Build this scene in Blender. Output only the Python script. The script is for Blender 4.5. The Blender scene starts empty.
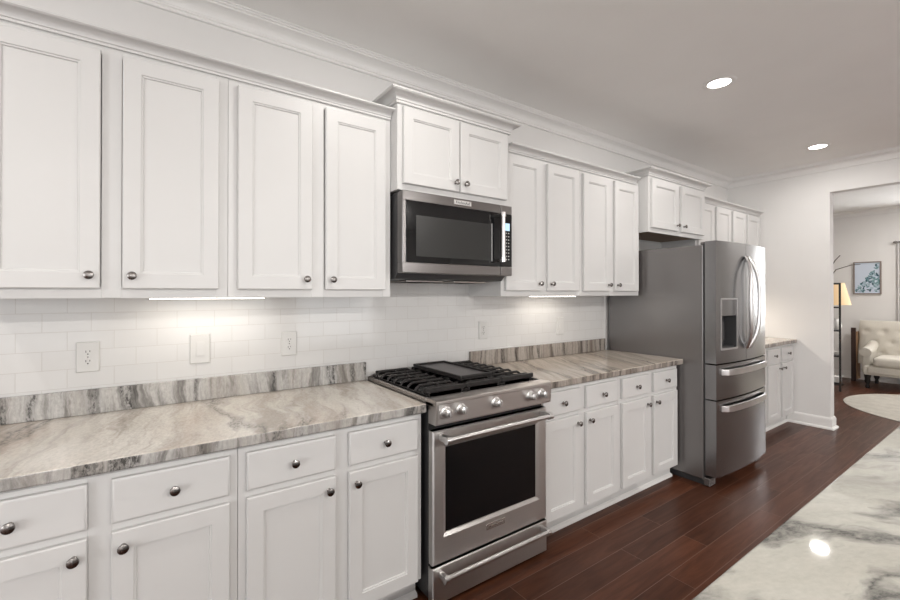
import bpy, bmesh, math, random
from mathutils import Vector, Matrix
random.seed(7)
C = bpy.context.scene.collection
R = math.radians

# ------------------------------------------------------------------ camera, light, exposure
sc = bpy.context.scene
cam_d = bpy.data.cameras.new('camera')
cam = bpy.data.objects.new('camera', cam_d)
C.objects.link(cam)
cam_d.sensor_fit = 'HORIZONTAL'
cam_d.sensor_width = 36.0
cam_d.lens = 420.525 / 900 * 36.0
cam_d.shift_x = (450 - 429.46) / 900
cam_d.shift_y = -(300 - 291.61) / 900
cam_d.clip_start = 0.02
cam.location = (-1.0525, -2.2454, 1.4117)
cam.rotation_euler = (R(90) + 0.0045, 0, -R(33.7991))
sc.camera = cam

vs = sc.view_settings
vs.view_transform = 'Standard'
vs.look = 'None'
vs.gamma = 1.0
vs.use_curve_mapping = False
vs.exposure = 0.33

CEIL = 2.778
world = bpy.data.worlds.new('daylight')
sc.world = world
world.use_nodes = True
world.node_tree.nodes['Background'].inputs[0].default_value = (0.92, 0.96, 1.0, 1)
world.node_tree.nodes['Background'].inputs[1].default_value = 0.7


def area_light(name, loc, direction, sx, sy, power, color=(1, 1, 1), spread=180):
    d = bpy.data.lights.new(name, 'AREA')
    d.shape = 'RECTANGLE'
    d.size, d.size_y = sx, sy
    d.energy = power
    d.color = color
    d.spread = R(spread)
    o = bpy.data.objects.new(name, d)
    C.objects.link(o)
    o.location = loc
    o.rotation_euler = Vector(direction).to_track_quat('-Z', 'Y').to_euler()
    return o


# daylight at the window openings; front and left ones are unseen, added for soft fill
W_FRONT = [(-3.4, -1.7), (-0.7, 1.0), (1.5, 3.2)]          # unseen windows in the wall facing the cabinets, placed for soft fill
E_FRONT, E_LEFT, E_LIVING = 14.0, 44.0, 50.0
E_ROW_A, E_ROW_C, E_STRIP = 6.3, 66.0, 0.30
E_ROOM = 21.0
for (a, b), q in zip(W_FRONT, (0.7, 1.0, 1.7)):
    area_light('window_fill_front', ((a + b) / 2, -6.45, 1.35), (0, 1, 0), b - a, 1.75, E_FRONT * q, (0.98, 0.99, 1.0))
area_light('window_fill_left', (-4.45, -3.2, 1.35), (1, 0, 0), 2.2, 1.75, E_LEFT, (0.98, 0.99, 1.0))
area_light('daylight_living', (8.80, -1.60, 1.3), (-1, 0, 0.0), .66, 1.9, E_LIVING, (0.97, 0.985, 1.0))

# ------------------------------------------------------------------ node helpers / materials


def new_mat(name):
    m = bpy.data.materials.new(name)
    m.use_nodes = True
    nt = m.node_tree
    return m, nt, nt.nodes['Principled BSDF']


def simple(name, col, rough=0.5, metal=0.0, emit=None, strength=0, coat=0.0, spec=None):
    m, nt, b = new_mat(name)
    b.inputs['Base Color'].default_value = (*col, 1)
    b.inputs['Roughness'].default_value = rough
    b.inputs['Metallic'].default_value = metal
    if coat:
        b.inputs['Coat Weight'].default_value = coat
        b.inputs['Coat Roughness'].default_value = 0.1
    if spec is not None:
        b.inputs['Specular IOR Level'].default_value = spec
    if emit:
        b.inputs['Emission Color'].default_value = (*emit, 1)
        b.inputs['Emission Strength'].default_value = strength
    return m


def N(nt, kind, **kw):
    n = nt.nodes.new(kind)
    for k, v in kw.items():
        if k in n.inputs:
            n.inputs[k].default_value = v
        else:
            setattr(n, k, v)
    return n


def L(nt, a, b):
    nt.links.new(a, b)


def ramp(nt, fac, stops, interp='LINEAR'):
    r = nt.nodes.new('ShaderNodeValToRGB')
    r.color_ramp.interpolation = interp
    while len(r.color_ramp.elements) < len(stops):
        r.color_ramp.elements.new(0.5)
    for e, (p, c) in zip(r.color_ramp.elements, stops):
        e.position = p
        e.color = (*c, 1) if len(c) == 3 else c
    L(nt, fac, r.inputs[0])
    return r.outputs[0]


def mixc(nt, fac, a, b, blend='MIX'):
    n = nt.nodes.new('ShaderNodeMix')
    n.data_type = 'RGBA'
    n.blend_type = blend
    for s, v in ((0, fac), (6, a), (7, b)):
        if hasattr(v, 'links'):
            L(nt, v, n.inputs[s])
        else:
            n.inputs[s].default_value = v if s == 0 else (*v, 1)
    return n.outputs[2]


def vmath(nt, op, a, b):
    n = nt.nodes.new('ShaderNodeVectorMath')
    n.operation = op
    for i, v in ((0, a), (1, b)):
        if hasattr(v, 'links'):
            L(nt, v, n.inputs[i])
        else:
            n.inputs[i].default_value = v
    return n.outputs[0]


def math_n(nt, op, a, b=0.0, clamp=False):
    n = nt.nodes.new('ShaderNodeMath')
    n.operation = op
    n.use_clamp = clamp
    for i, v in ((0, a), (1, b)):
        if hasattr(v, 'links'):
            L(nt, v, n.inputs[i])
        else:
            n.inputs[i].default_value = v
    return n.outputs[0]


def paint(name, col, rough, bump=0.0, scale=300):
    m, nt, b = new_mat(name)
    tc = N(nt, 'ShaderNodeTexCoord')
    ns = N(nt, 'ShaderNodeTexNoise', Scale=3.0, Detail=3.0)
    L(nt, tc.outputs['Object'], ns.inputs['Vector'])
    c = ramp(nt, ns.outputs[0], [(0.3, tuple(x * 0.985 for x in col)), (0.7, tuple(min(1, x * 1.01) for x in col))])
    L(nt, c, b.inputs['Base Color'])
    b.inputs['Roughness'].default_value = rough
    if bump:
        n2 = N(nt, 'ShaderNodeTexNoise', Scale=scale, Detail=2.0)
        L(nt, tc.outputs['Object'], n2.inputs['Vector'])
        bp = N(nt, 'ShaderNodeBump', Strength=bump, Distance=0.002)
        L(nt, n2.outputs[0], bp.inputs['Height'])
        L(nt, bp.outputs[0], b.inputs['Normal'])
    return m


M = {}
M['wall'] = paint('wall_paint', (0.77, 0.76, 0.747), 0.75, 0.05, 180)
M['wall_grey'] = paint('wall_paint_living', (0.80, 0.785, 0.77), 0.75, 0.05, 180)
M['ceiling'] = paint('ceiling_paint', (0.90, 0.89, 0.875), 0.85, 0.05, 120)
M['trim'] = paint('trim_paint', (0.85, 0.84, 0.825), 0.4)
M['cab'] = paint('cabinet_paint', (0.655, 0.65, 0.642), 0.38)
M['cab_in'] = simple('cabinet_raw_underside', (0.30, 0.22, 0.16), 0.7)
M['nickel'] = simple('brushed_nickel', (0.27, 0.255, 0.245), 0.24, 1.0)
M['chrome'] = simple('polished_steel', (0.78, 0.77, 0.76), 0.15, 1.0)
M['handle'] = simple('satin_steel', (0.66, 0.65, 0.645), 0.32, 1.0)
M['black'] = simple('black_enamel', (0.015, 0.015, 0.016), 0.35)
M['iron'] = simple('cast_iron', (0.014, 0.012, 0.0115), 0.5, spec=0.3)
M['glass_black'] = simple('black_glass', (0.006, 0.006, 0.0065), 0.07, spec=0.35)
M['window_mesh'] = simple('microwave_window', (0.028, 0.028, 0.027), 0.25, spec=0.3)
M['plastic_dark'] = simple('dark_grey_plastic', (0.05, 0.05, 0.052), 0.45)
M['plastic_white'] = simple('white_plastic', (0.62, 0.615, 0.60), 0.35)
M['slot'] = simple('socket_slot', (0.03, 0.03, 0.03), 0.6)
M['led'] = simple('led_strip', (1, 1, 1), 0.5, emit=(1.0, 0.92, 0.82), strength=4.5)
M['lamp_on'] = simple('downlight_lens', (1, 1, 1), 0.5, emit=(1.0, 0.95, 0.88), strength=18)
M['display'] = simple('lit_display', (0.1, 0.2, 0.3), 0.3, emit=(0.55, 0.75, 0.9), strength=0.9)
M['legend'] = simple('panel_legend', (0.55, 0.55, 0.55), 0.5)
M['red'] = simple('red_enamel', (0.35, 0.02, 0.02), 0.3)
M['bezel'] = simple('dull_steel_bezel', (0.42, 0.41, 0.405), 0.5, 0.8)
M['badge_face'] = simple('badge_face', (0.62, 0.61, 0.60), 0.35, 0.3)
M['text'] = simple('badge_letters', (0.10, 0.10, 0.10), 0.4)
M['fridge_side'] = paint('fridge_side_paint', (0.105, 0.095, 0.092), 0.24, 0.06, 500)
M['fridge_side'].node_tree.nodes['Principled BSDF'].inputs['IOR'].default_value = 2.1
M['rubber'] = simple('dark_gasket', (0.03, 0.03, 0.03), 0.7)
M['darkwood'] = paint('espresso_wood', (0.045, 0.022, 0.016), 0.35)
M['tanwood'] = paint('tan_wood', (0.33, 0.20, 0.115), 0.5)
M['curtain'] = simple('white_sheer', (0.88, 0.87, 0.85), 0.8)
cm, cnt, cb = new_mat('white_sheer_curtain')
cb.inputs['Base Color'].default_value = (0.88, 0.87, 0.86, 1)
cb.inputs['Roughness'].default_value = 0.9
ctr = N(cnt, 'ShaderNodeBsdfTranslucent')
ctr.inputs['Color'].default_value = (0.88, 0.87, 0.86, 1)
cmx = N(cnt, 'ShaderNodeMixShader')
cmx.inputs[0].default_value = 0.03
L(cnt, cb.outputs[0], cmx.inputs[1])
L(cnt, ctr.outputs[0], cmx.inputs[2])
L(cnt, cmx.outputs[0], cnt.nodes['Material Output'].inputs['Surface'])
M['curtain'] = cm
M['lampshade'] = simple('linen_shade', (0.62, 0.48, 0.31), 0.8, emit=(1.0, 0.60, 0.27), strength=0.22)
M['ceramic'] = simple('white_ceramic', (0.8, 0.79, 0.77), 0.25)
M['twig'] = simple('bark', (0.09, 0.075, 0.06), 0.8)
M['black_metal'] = simple('black_metal', (0.012, 0.011, 0.011), 0.4)
M['picture_frame'] = simple('greige_wood_frame', (0.26, 0.22, 0.20), 0.5)
M['canvas'] = simple('pale_blue_paper', (0.62, 0.69, 0.80), 0.7)
M['leaf_dark'] = simple('ink_blue_leaf', (0.045, 0.10, 0.14), 0.7)
M['leaf_mid'] = simple('sea_green_leaf', (0.17, 0.30, 0.33), 0.7)
M['leaf_pale'] = simple('mist_blue_leaf', (0.38, 0.50, 0.58), 0.7)
M['outside'] = simple('grass_outside', (0.3, 0.35, 0.25), 0.9)


def steel(name, col=(0.62, 0.605, 0.59), rough=0.36, axis=0, var=0.03, aniso=0.75):
    """brushed stainless: fine noise stretched along the brushing axis drives tone and roughness"""
    m, nt, b = new_mat(name)
    tc = N(nt, 'ShaderNodeTexCoord')
    s = [900, 900, 900]
    s[axis] = 3
    v = vmath(nt, 'MULTIPLY', tc.outputs['Object'], tuple(s))
    ns = N(nt, 'ShaderNodeTexNoise', Scale=1.0, Detail=1.0)
    L(nt, v, ns.inputs['Vector'])
    L(nt, ramp(nt, ns.outputs[0], [(0.3, tuple(x * (1 - var) for x in col)), (0.7, tuple(x * (1 + var) for x in col))]), b.inputs['Base Color'])
    b.inputs['Metallic'].default_value = 1.0
    b.inputs['Anisotropic'].default_value = aniso
    tv = N(nt, 'ShaderNodeCombineXYZ', Z=1.0)
    L(nt, tv.outputs[0], b.inputs['Tangent'])
    b.inputs['Roughness'].default_value = rough
    return m


M['steel'] = steel('stainless_steel')
M['steel_mw'] = steel('microwave_stainless', (0.25, 0.238, 0.234), 0.32)
M['steel_dark'] = steel('cooktop_steel', (0.50, 0.47, 0.45), 0.33)
M['steel_v'] = steel('fridge_stainless', (0.285, 0.282, 0.285), 0.25, axis=0, aniso=0.6)


def granite(name, light, mid, tan, dark, rot, along, across, band=(0.30, 0.44, 0.56, 0.70, 0.84), dark_amt=0.8, vein_w=0.03, mask=(0.47, 0.60),
            warp=0.30, off=(0, 0, 0), tan_amt=0.5, speck=0.5, rough=0.15, vein_detail=9.0, streak=0.55):
    """veined stone: 'along' / 'across' are feature frequencies with and across the vein direction, which 'rot' turns onto local Y"""
    m, nt, b = new_mat(name)
    tc = N(nt, 'ShaderNodeTexCoord')
    mp = N(nt, 'ShaderNodeMapping')
    mp.inputs['Location'].default_value = off
    mp.inputs['Rotation'].default_value = (0, 0, rot)
    L(nt, tc.outputs['Object'], mp.inputs['Vector'])
    base = mp.outputs[0]
    wn = N(nt, 'ShaderNodeTexNoise', Scale=2.6, Detail=5.0, Roughness=0.55)
    L(nt, base, wn.inputs['Vector'])
    w = vmath(nt, 'SUBTRACT', wn.outputs['Color'], (0.5, 0.5, 0.5))
    pos = vmath(nt, 'ADD', base, vmath(nt, 'MULTIPLY', w, (warp, warp * .6, warp * .6)))
    st = vmath(nt, 'MULTIPLY', pos, (across, along, along))
    # broad cloudy bands
    n1 = N(nt, 'ShaderNodeTexNoise', Scale=1.0, Detail=8.0, Roughness=0.62)
    L(nt, st, n1.inputs['Vector'])
    col = ramp(nt, n1.outputs[0], list(zip(band, (mid, light, light, mid, dark))))
    # tan washes
    n2 = N(nt, 'ShaderNodeTexNoise', Scale=0.6, Detail=6.0, Roughness=0.6)
    L(nt, vmath(nt, 'ADD', st, (7.3, 2.1, 4.4)), n2.inputs['Vector'])
    col = mixc(nt, ramp(nt, n2.outputs[0], [(0.44, (0, 0, 0)), (0.64, (tan_amt,) * 3)]), col, tan)
    # fine hairline streaks that follow the bands
    n6 = N(nt, 'ShaderNodeTexNoise', Scale=1.0, Detail=6.0, Roughness=0.7)
    L(nt, vmath(nt, 'MULTIPLY', st, (5.0, 2.2, 2.2)), n6.inputs['Vector'])
    col = mixc(nt, ramp(nt, n6.outputs[0], [(0.48, (0, 0, 0)), (0.70, (streak,) * 3)]), col, mid)
    # dark veins: ridges of a noise, kept only in patches, broken into crystals
    n3 = N(nt, 'ShaderNodeTexNoise', Scale=0.8, Detail=vein_detail, Roughness=0.55)
    L(nt, vmath(nt, 'ADD', st, (1.3, 9.1, 0.4)), n3.inputs['Vector'])
    rg = math_n(nt, 'ABSOLUTE', math_n(nt, 'SUBTRACT', n3.outputs[0], 0.5))
    vf = ramp(nt, rg, [(0.0, (1, 1, 1)), (vein_w, (0, 0, 0))])
    n4 = N(nt, 'ShaderNodeTexNoise', Scale=0.5, Detail=3.0)
    L(nt, vmath(nt, 'ADD', st, (3.3, 5.1, 8.4)), n4.inputs['Vector'])
    mk = ramp(nt, n4.outputs[0], [(mask[0], (0, 0, 0)), (mask[1], (1, 1, 1))])
    n5 = N(nt, 'ShaderNodeTexNoise', Scale=110.0, Detail=3.0, Roughness=0.7)
    L(nt, vmath(nt, 'MULTIPLY', base, (1.0, 0.5, 0.5)), n5.inputs['Vector'])
    sp = ramp(nt, n5.outputs[0], [(0.38, (1 - speck,) * 3), (0.58, (1, 1, 1))])
    f = math_n(nt, 'MULTIPLY', math_n(nt, 'MULTIPLY', vf, mk), sp)
    f = math_n(nt, 'MULTIPLY', f, dark_amt, True)
    col = mixc(nt, f, col, dark)
    col = mixc(nt, 1.0, col, ramp(nt, n5.outputs[0], [(0.3, (1 - .22 * speck,) * 3), (0.7, (1 + .1 * speck,) * 3)]), 'MULTIPLY')
    L(nt, col, b.inputs['Base Color'])
    b.inputs['Roughness'].default_value = rough
    return m


M['granite'] = granite('veined_stone_top', (0.62, 0.585, 0.535), (0.40, 0.36, 0.315), (0.48, 0.39, 0.32), (0.10, 0.088, 0.08),
                       R(12), 1.2, 5.5, band=(0.32, 0.43, 0.54, 0.68, 0.86), dark_amt=0.85, vein_w=0.050, mask=(0.48, 0.60), tan_amt=0.9, vein_detail=4.0, streak=0.9, warp=0.26, speck=0.8)
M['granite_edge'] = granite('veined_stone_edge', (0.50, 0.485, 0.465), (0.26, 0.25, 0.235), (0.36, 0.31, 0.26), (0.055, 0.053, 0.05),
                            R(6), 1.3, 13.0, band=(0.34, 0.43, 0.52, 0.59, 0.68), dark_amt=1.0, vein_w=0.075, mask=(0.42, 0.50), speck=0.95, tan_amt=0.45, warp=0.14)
M['granite_right'] = granite('streaked_stone_top', (0.53, 0.475, 0.41), (0.33, 0.285, 0.24), (0.40, 0.32, 0.26), (0.10, 0.08, 0.068),
                             R(28), 0.7, 10.0, dark_amt=0.85, vein_w=0.06, mask=(0.45, 0.56), vein_detail=4.0, streak=0.9, tan_amt=0.7, warp=0.15)
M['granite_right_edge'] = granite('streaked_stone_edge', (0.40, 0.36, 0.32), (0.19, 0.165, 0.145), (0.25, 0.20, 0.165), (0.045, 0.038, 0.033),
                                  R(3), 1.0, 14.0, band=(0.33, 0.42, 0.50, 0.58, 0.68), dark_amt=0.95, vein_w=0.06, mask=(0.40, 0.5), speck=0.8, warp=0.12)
M['granite_island'] = granite('pale_marbled_island_stone', (0.55, 0.545, 0.495), (0.41, 0.405, 0.365), (0.44, 0.41, 0.35), (0.065, 0.067, 0.066),
                              R(111), 1.6, 5.5, band=(0.25, 0.40, 0.58, 0.74, 0.95), dark_amt=0.9, vein_w=0.055, mask=(0.44, 0.54), warp=0.22, off=(0.4, 0.2, 0),
                              tan_amt=0.45, speck=0.35, rough=0.035)


def tile_mat():
    m, nt, b = new_mat('white_subway_tile')
    tc = N(nt, 'ShaderNodeTexCoord')
    sx = N(nt, 'ShaderNodeSeparateXYZ')
    L(nt, tc.outputs['Object'], sx.inputs[0])
    cx = N(nt, 'ShaderNodeCombineXYZ')
    L(nt, math_n(nt, 'ADD', sx.outputs[0], 20 * 0.153 + 0.024), cx.inputs[0])
    L(nt, math_n(nt, 'ADD', sx.outputs[2], -1.332 + 0.0762 * 20), cx.inputs[1])
    br = N(nt, 'ShaderNodeTexBrick')
    br.offset = 0.5
    br.inputs['Scale'].default_value = 1.0
    br.inputs['Brick Width'].default_value = 0.153
    br.inputs['Row Height'].default_value = 0.0762
    br.inputs['Mortar Size'].default_value = 0.0012
    br.inputs['Mortar Smooth'].default_value = 0.3
    br.inputs['Color1'].default_value = (0.66, 0.655, 0.645, 1)
    br.inputs['Color2'].default_value = (0.64, 0.635, 0.625, 1)
    br.inputs['Mortar'].default_value = (0.56, 0.54, 0.52, 1)
    L(nt, cx.outputs[0], br.inputs['Vector'])
    L(nt, br.outputs['Color'], b.inputs['Base Color'])
    b.inputs['Roughness'].default_value = 0.10
    bp = N(nt, 'ShaderNodeBump', Strength=0.35, Distance=0.0015)
    bp.invert = True
    L(nt, br.outputs['Fac'], bp.inputs['Height'])
    L(nt, bp.outputs[0], b.inputs['Normal'])
    return m


M['tile'] = tile_mat()


def floor_mat():
    m, nt, b = new_mat('dark_hardwood_planks')
    tc = N(nt, 'ShaderNodeTexCoord')
    v = vmath(nt, 'ADD', tc.outputs['Object'], (20.3, 0.77 + 0.127 * 80, 0))
    br = N(nt, 'ShaderNodeTexBrick')
    br.offset = 0.37
    br.offset_frequency = 2
    br.inputs['Scale'].default_value = 1.0
    br.inputs['Brick Width'].default_value = 1.15
    br.inputs['Row Height'].default_value = 0.127
    br.inputs['Mortar Size'].default_value = 0.0018
    br.inputs['Mortar Smooth'].default_value = 0.2
    br.inputs['Bias'].default_value = 0.0
    br.inputs['Color1'].default_value = (0, 0, 0, 1)
    br.inputs['Color2'].default_value = (1, 1, 1, 1)
    br.inputs['Mortar'].default_value = (0.5, 0.5, 0.5, 1)
    L(nt, v, br.inputs['Vector'])
    # grain, shifted per plank
    gv = vmath(nt, 'MULTIPLY', tc.outputs['Object'], (2.2, 26.0, 1.0))
    sh = vmath(nt, 'MULTIPLY', br.outputs['Color'], (9.0, 13.0, 4.0))
    gv = vmath(nt, 'ADD', gv, sh)
    g = N(nt, 'ShaderNodeTexNoise', Scale=1.0, Detail=7.0, Roughness=0.62, Distortion=0.9)
    L(nt, gv, g.inputs['Vector'])
    grain = ramp(nt, g.outputs[0], [(0.25, (0.040, 0.0130, 0.0060)), (0.5, (0.070, 0.0240, 0.0115)), (0.78, (0.105, 0.039, 0.020))])
    tone = ramp(nt, br.outputs['Color'], [(0.0, (0.80, 0.77, 0.75)), (1.0, (1.36, 1.34, 1.34))])
    col = mixc(nt, 1.0, grain, tone, 'MULTIPLY')
    col = mixc(nt, math_n(nt, 'MULTIPLY', br.outputs['Fac'], 0.85), col, (0.17, 0.095, 0.068))
    L(nt, col, b.inputs['Base Color'])
    L(nt, ramp(nt, g.outputs[0], [(0.3, (0.36,) * 3), (0.7, (0.28,) * 3)]), b.inputs['Roughness'])
    b.inputs['Specular IOR Level'].default_value = 0.22
    bp = N(nt, 'ShaderNodeBump', Strength=0.25, Distance=0.001)
    h = math_n(nt, 'SUBTRACT', math_n(nt, 'MULTIPLY', g.outputs[0], 0.35), br.outputs['Fac'])
    L(nt, h, bp.inputs['Height'])
    L(nt, bp.outputs[0], b.inputs['Normal'])
    return m


M['floor'] = floor_mat()


def fabric_mat(name, col, scale=260, mottled=0.0, col2=None):
    m, nt, b = new_mat(name)
    tc = N(nt, 'ShaderNodeTexCoord')
    ns = N(nt, 'ShaderNodeTexNoise', Scale=scale, Detail=2.0)
    L(nt, tc.outputs['Object'], ns.inputs['Vector'])
    c = ramp(nt, ns.outputs[0], [(0.3, tuple(x * 0.9 for x in col)), (0.7, tuple(min(1, x * 1.06) for x in col))])
    if mottled:
        n2 = N(nt, 'ShaderNodeTexNoise', Scale=9.0, Detail=5.0, Roughness=0.7)
        L(nt, tc.outputs['Object'], n2.inputs['Vector'])
        c = mixc(nt, ramp(nt, n2.outputs[0], [(0.42, (0, 0, 0)), (0.6, (mottled,) * 3)]), c, col2)
    L(nt, c, b.inputs['Base Color'])
    b.inputs['Roughness'].default_value = 0.9
    bp = N(nt, 'ShaderNodeBump', Strength=0.2, Distance=0.002)
    L(nt, ns.outputs[0], bp.inputs['Height'])
    L(nt, bp.outputs[0], b.inputs['Normal'])
    return m


M['linen'] = fabric_mat('oatmeal_linen', (0.60, 0.565, 0.50))
M['rug'] = fabric_mat('beige_rug_pile', (0.50, 0.47, 0.41), 140, 0.5, (0.36, 0.33, 0.29))

# ------------------------------------------------------------------ mesh builder


class MB:
    def __init__(self):
        self.bm = bmesh.new()

    def box(self, x0, x1, y0, y1, z0, z1, bev=0.0, seg=1):
        mtx = Matrix.Translation(((x0 + x1) / 2, (y0 + y1) / 2, (z0 + z1) / 2)) @ Matrix.Diagonal((x1 - x0, y1 - y0, z1 - z0, 1))
        r = bmesh.ops.create_cube(self.bm, size=1.0, matrix=mtx)
        if bev:
            es = list({e for v in r['verts'] for e in v.link_edges})
            bmesh.ops.bevel(self.bm, geom=es, offset=bev, segments=seg, affect='EDGES', profile=0.5)
        return self

    def cyl(self, p0, p1, r, seg=20, r2=None):
        p0, p1 = Vector(p0), Vector(p1)
        d = p1 - p0
        q = d.to_track_quat('Z', 'Y').to_matrix().to_4x4()
        bmesh.ops.create_cone(self.bm, cap_ends=True, segments=seg, radius1=r, radius2=r if r2 is None else r2,
                              depth=d.length, matrix=Matrix.Translation((p0 + p1) / 2) @ q)
        return self

    def lathe(self, prof, origin=(0, 0, 0), axis=(0, 0, 1), seg=24, caps=True):
        """prof: list of (radius, height along axis)"""
        q = Vector(axis).to_track_quat('Z', 'Y').to_matrix()
        o = Vector(origin)
        rings = []
        for r, h in prof:
            if r < 1e-6:
                rings.append([self.bm.verts.new(o + q @ Vector((0, 0, h)))])
            else:
                rings.append([self.bm.verts.new(o + q @ Vector((r * math.cos(2 * math.pi * k / seg), r * math.sin(2 * math.pi * k / seg), h))) for k in range(seg)])
        for a, b in zip(rings, rings[1:]):
            for k in range(seg):
                k2 = (k + 1) % seg
                if len(a) == 1 and len(b) == 1:
                    continue
                if len(a) == 1:
                    self.bm.faces.new((a[0], b[k2], b[k]))
                elif len(b) == 1:
                    self.bm.faces.new((a[k], a[k2], b[0]))
                else:
                    self.bm.faces.new((a[k], a[k2], b[k2], b[k]))
        for ring, flip in ((rings[0], True), (rings[-1], False)):
            if caps and len(ring) > 2:
                self.bm.faces.new(list(reversed(ring)) if flip else ring)
        return self

    def tube(self, pts, r, seg=10, sy=1.0, up=(0, 0, 1)):
        """round (or flattened by sy along the binormal) tube along a polyline; r scalar or list"""
        pts = [Vector(p) for p in pts]
        rings = []
        for i, p in enumerate(pts):
            t = (pts[min(i + 1, len(pts) - 1)] - pts[max(i - 1, 0)]).normalized()
            u = Vector(up)
            a = t.cross(u)
            if a.length < 1e-4:
                a = t.cross(Vector((0, 1, 0)))
            a.normalize()
            b = a.cross(t).normalized()
            rr = r[i] if isinstance(r, (list, tuple)) else r
            rings.append([self.bm.verts.new(p + a * rr * math.cos(2 * math.pi * k / seg) + b * rr * sy * math.sin(2 * math.pi * k / seg)) for k in range(seg)])
        for a, b in zip(rings, rings[1:]):
            for k in range(seg):
                k2 = (k + 1) % seg
                self.bm.faces.new((a[k], a[k2], b[k2], b[k]))
        self.bm.faces.new(list(reversed(rings[0])))
        self.bm.faces.new(rings[-1])
        return self

    def rings_rect(self, w, h, rings, x0=0.0, z0=0.0, cap_back=True):
        """nested rectangles in the XZ plane: rings = [(inset, y)...] from the back outwards; the last one is filled"""
        vs = []
        for ins, y in rings:
            vs.append([self.bm.verts.new((x0 + ins, y, z0 + ins)), self.bm.verts.new((x0 + w - ins, y, z0 + ins)),
                       self.bm.verts.new((x0 + w - ins, y, z0 + h - ins)), self.bm.verts.new((x0 + ins, y, z0 + h - ins))])
        for a, b in zip(vs, vs[1:]):
            for k in range(4):
                k2 = (k + 1) % 4
                self.bm.faces.new((a[k], a[k2], b[k2], b[k]))
        self.bm.faces.new(vs[-1])
        if cap_back:
            self.bm.faces.new(list(reversed(vs[0])))
        return self

    def rings_xz(self, rings):
        """rectangles (x0, x1, z0, z1, y) joined one to the next; the last one is filled"""
        vs = [[self.bm.verts.new((x0, y, z0)), self.bm.verts.new((x1, y, z0)), self.bm.verts.new((x1, y, z1)), self.bm.verts.new((x0, y, z1))]
              for x0, x1, z0, z1, y in rings]
        for a, b in zip(vs, vs[1:]):
            for k in range(4):
                k2 = (k + 1) % 4
                self.bm.faces.new((a[k], a[k2], b[k2], b[k]))
        self.bm.faces.new(vs[-1])
        self.bm.faces.new(list(reversed(vs[0])))
        return self

    def prism(self, poly, z0, z1, bev=0.0):
        """polygon in XY extruded along Z"""
        a = [self.bm.verts.new((x, y, z0)) for x, y in poly]
        b = [self.bm.verts.new((x, y, z1)) for x, y in poly]
        n = len(poly)
        fs = [self.bm.faces.new((a[k], a[(k + 1) % n], b[(k + 1) % n], b[k])) for k in range(n)]
        f0 = self.bm.faces.new(list(reversed(a)))
        f1 = self.bm.faces.new(b)
        if bev:
            bmesh.ops.bevel(self.bm, geom=list(f0.edges) + list(f1.edges), offset=bev, segments=2, affect='EDGES', profile=0.5)
        return self

    def prism_x(self, poly, x0, x1):
        """polygon in YZ extruded along X"""
        a = [self.bm.verts.new((x0, y, z)) for y, z in poly]
        b = [self.bm.verts.new((x1, y, z)) for y, z in poly]
        n = len(poly)
        for k in range(n):
            self.bm.faces.new((a[k], a[(k + 1) % n], b[(k + 1) % n], b[k]))
        self.bm.faces.new(list(reversed(a)))
        self.bm.faces.new(b)
        return self

    def sweep(self, path, prof):
        """profile (out, z) swept along an XY path with mitres; 'out' lies to the right of the direction of travel"""
        path = [Vector((x, y)) for x, y in path]
        rings = []
        for i, p in enumerate(path):
            d0 = (path[i] - path[i - 1]).normalized() if i > 0 else None
            d1 = (path[i + 1] - path[i]).normalized() if i < len(path) - 1 else None
            n0 = Vector((d0.y, -d0.x)) if d0 else None
            n1 = Vector((d1.y, -d1.x)) if d1 else None
            if n0 is None:
                m = n1
            elif n1 is None:
                m = n0
            else:
                m = n0 + n1
                m = m / (m.dot(n0))
            rings.append([self.bm.verts.new((p.x + m.x * o, p.y + m.y * o, z)) for o, z in prof])
        n = len(prof)
        for a, b in zip(rings, rings[1:]):
            for k in range(n):
                self.bm.faces.new((a[k], a[(k + 1) % n], b[(k + 1) % n], b[k]))
        self.bm.faces.new(list(reversed(rings[0])))
        self.bm.faces.new(rings[-1])
        return self

    def build(self, name, mat, parent=None, loc=(0, 0, 0), smooth=35):
        bmesh.ops.recalc_face_normals(self.bm, faces=self.bm.faces)
        me = bpy.data.meshes.new(name)
        self.bm.to_mesh(me)
        self.bm.free()
        mats = mat if isinstance(mat, (list, tuple)) else [mat]
        for m in mats:
            me.materials.append(m)
        if smooth:
            for p in me.polygons:
                p.use_smooth = True
            me.set_sharp_from_angle(angle=R(smooth))
        o = bpy.data.objects.new(name, me)
        C.objects.link(o)
        if smooth:
            wn = o.modifiers.new('weighted_normals', 'WEIGHTED_NORMAL')
            wn.keep_sharp = True
        o.location = loc
        o.parent = parent
        return o


def thing(name, label, cat, loc=(0, 0, 0), group=None, rz=0):
    o = bpy.data.objects.new(name, None)
    o.empty_display_size = 0.1
    C.objects.link(o)
    o.location = loc
    o.rotation_euler = (0, 0, rz)
    return tag(o, label, cat, group)


def tag(o, label, cat, group=None):
    o['label'] = label
    o['category'] = cat
    if group:
        o['group'] = group
    return o


def struct(name, mb, mat):
    o = mb.build(name, mat)
    o['kind'] = 'structure'
    return o


def copy_tree(o, parent=None):
    c = o.copy()
    C.objects.link(c)
    c.parent = parent
    for ch in list(o.children):
        copy_tree(ch, c)
    return c


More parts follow.
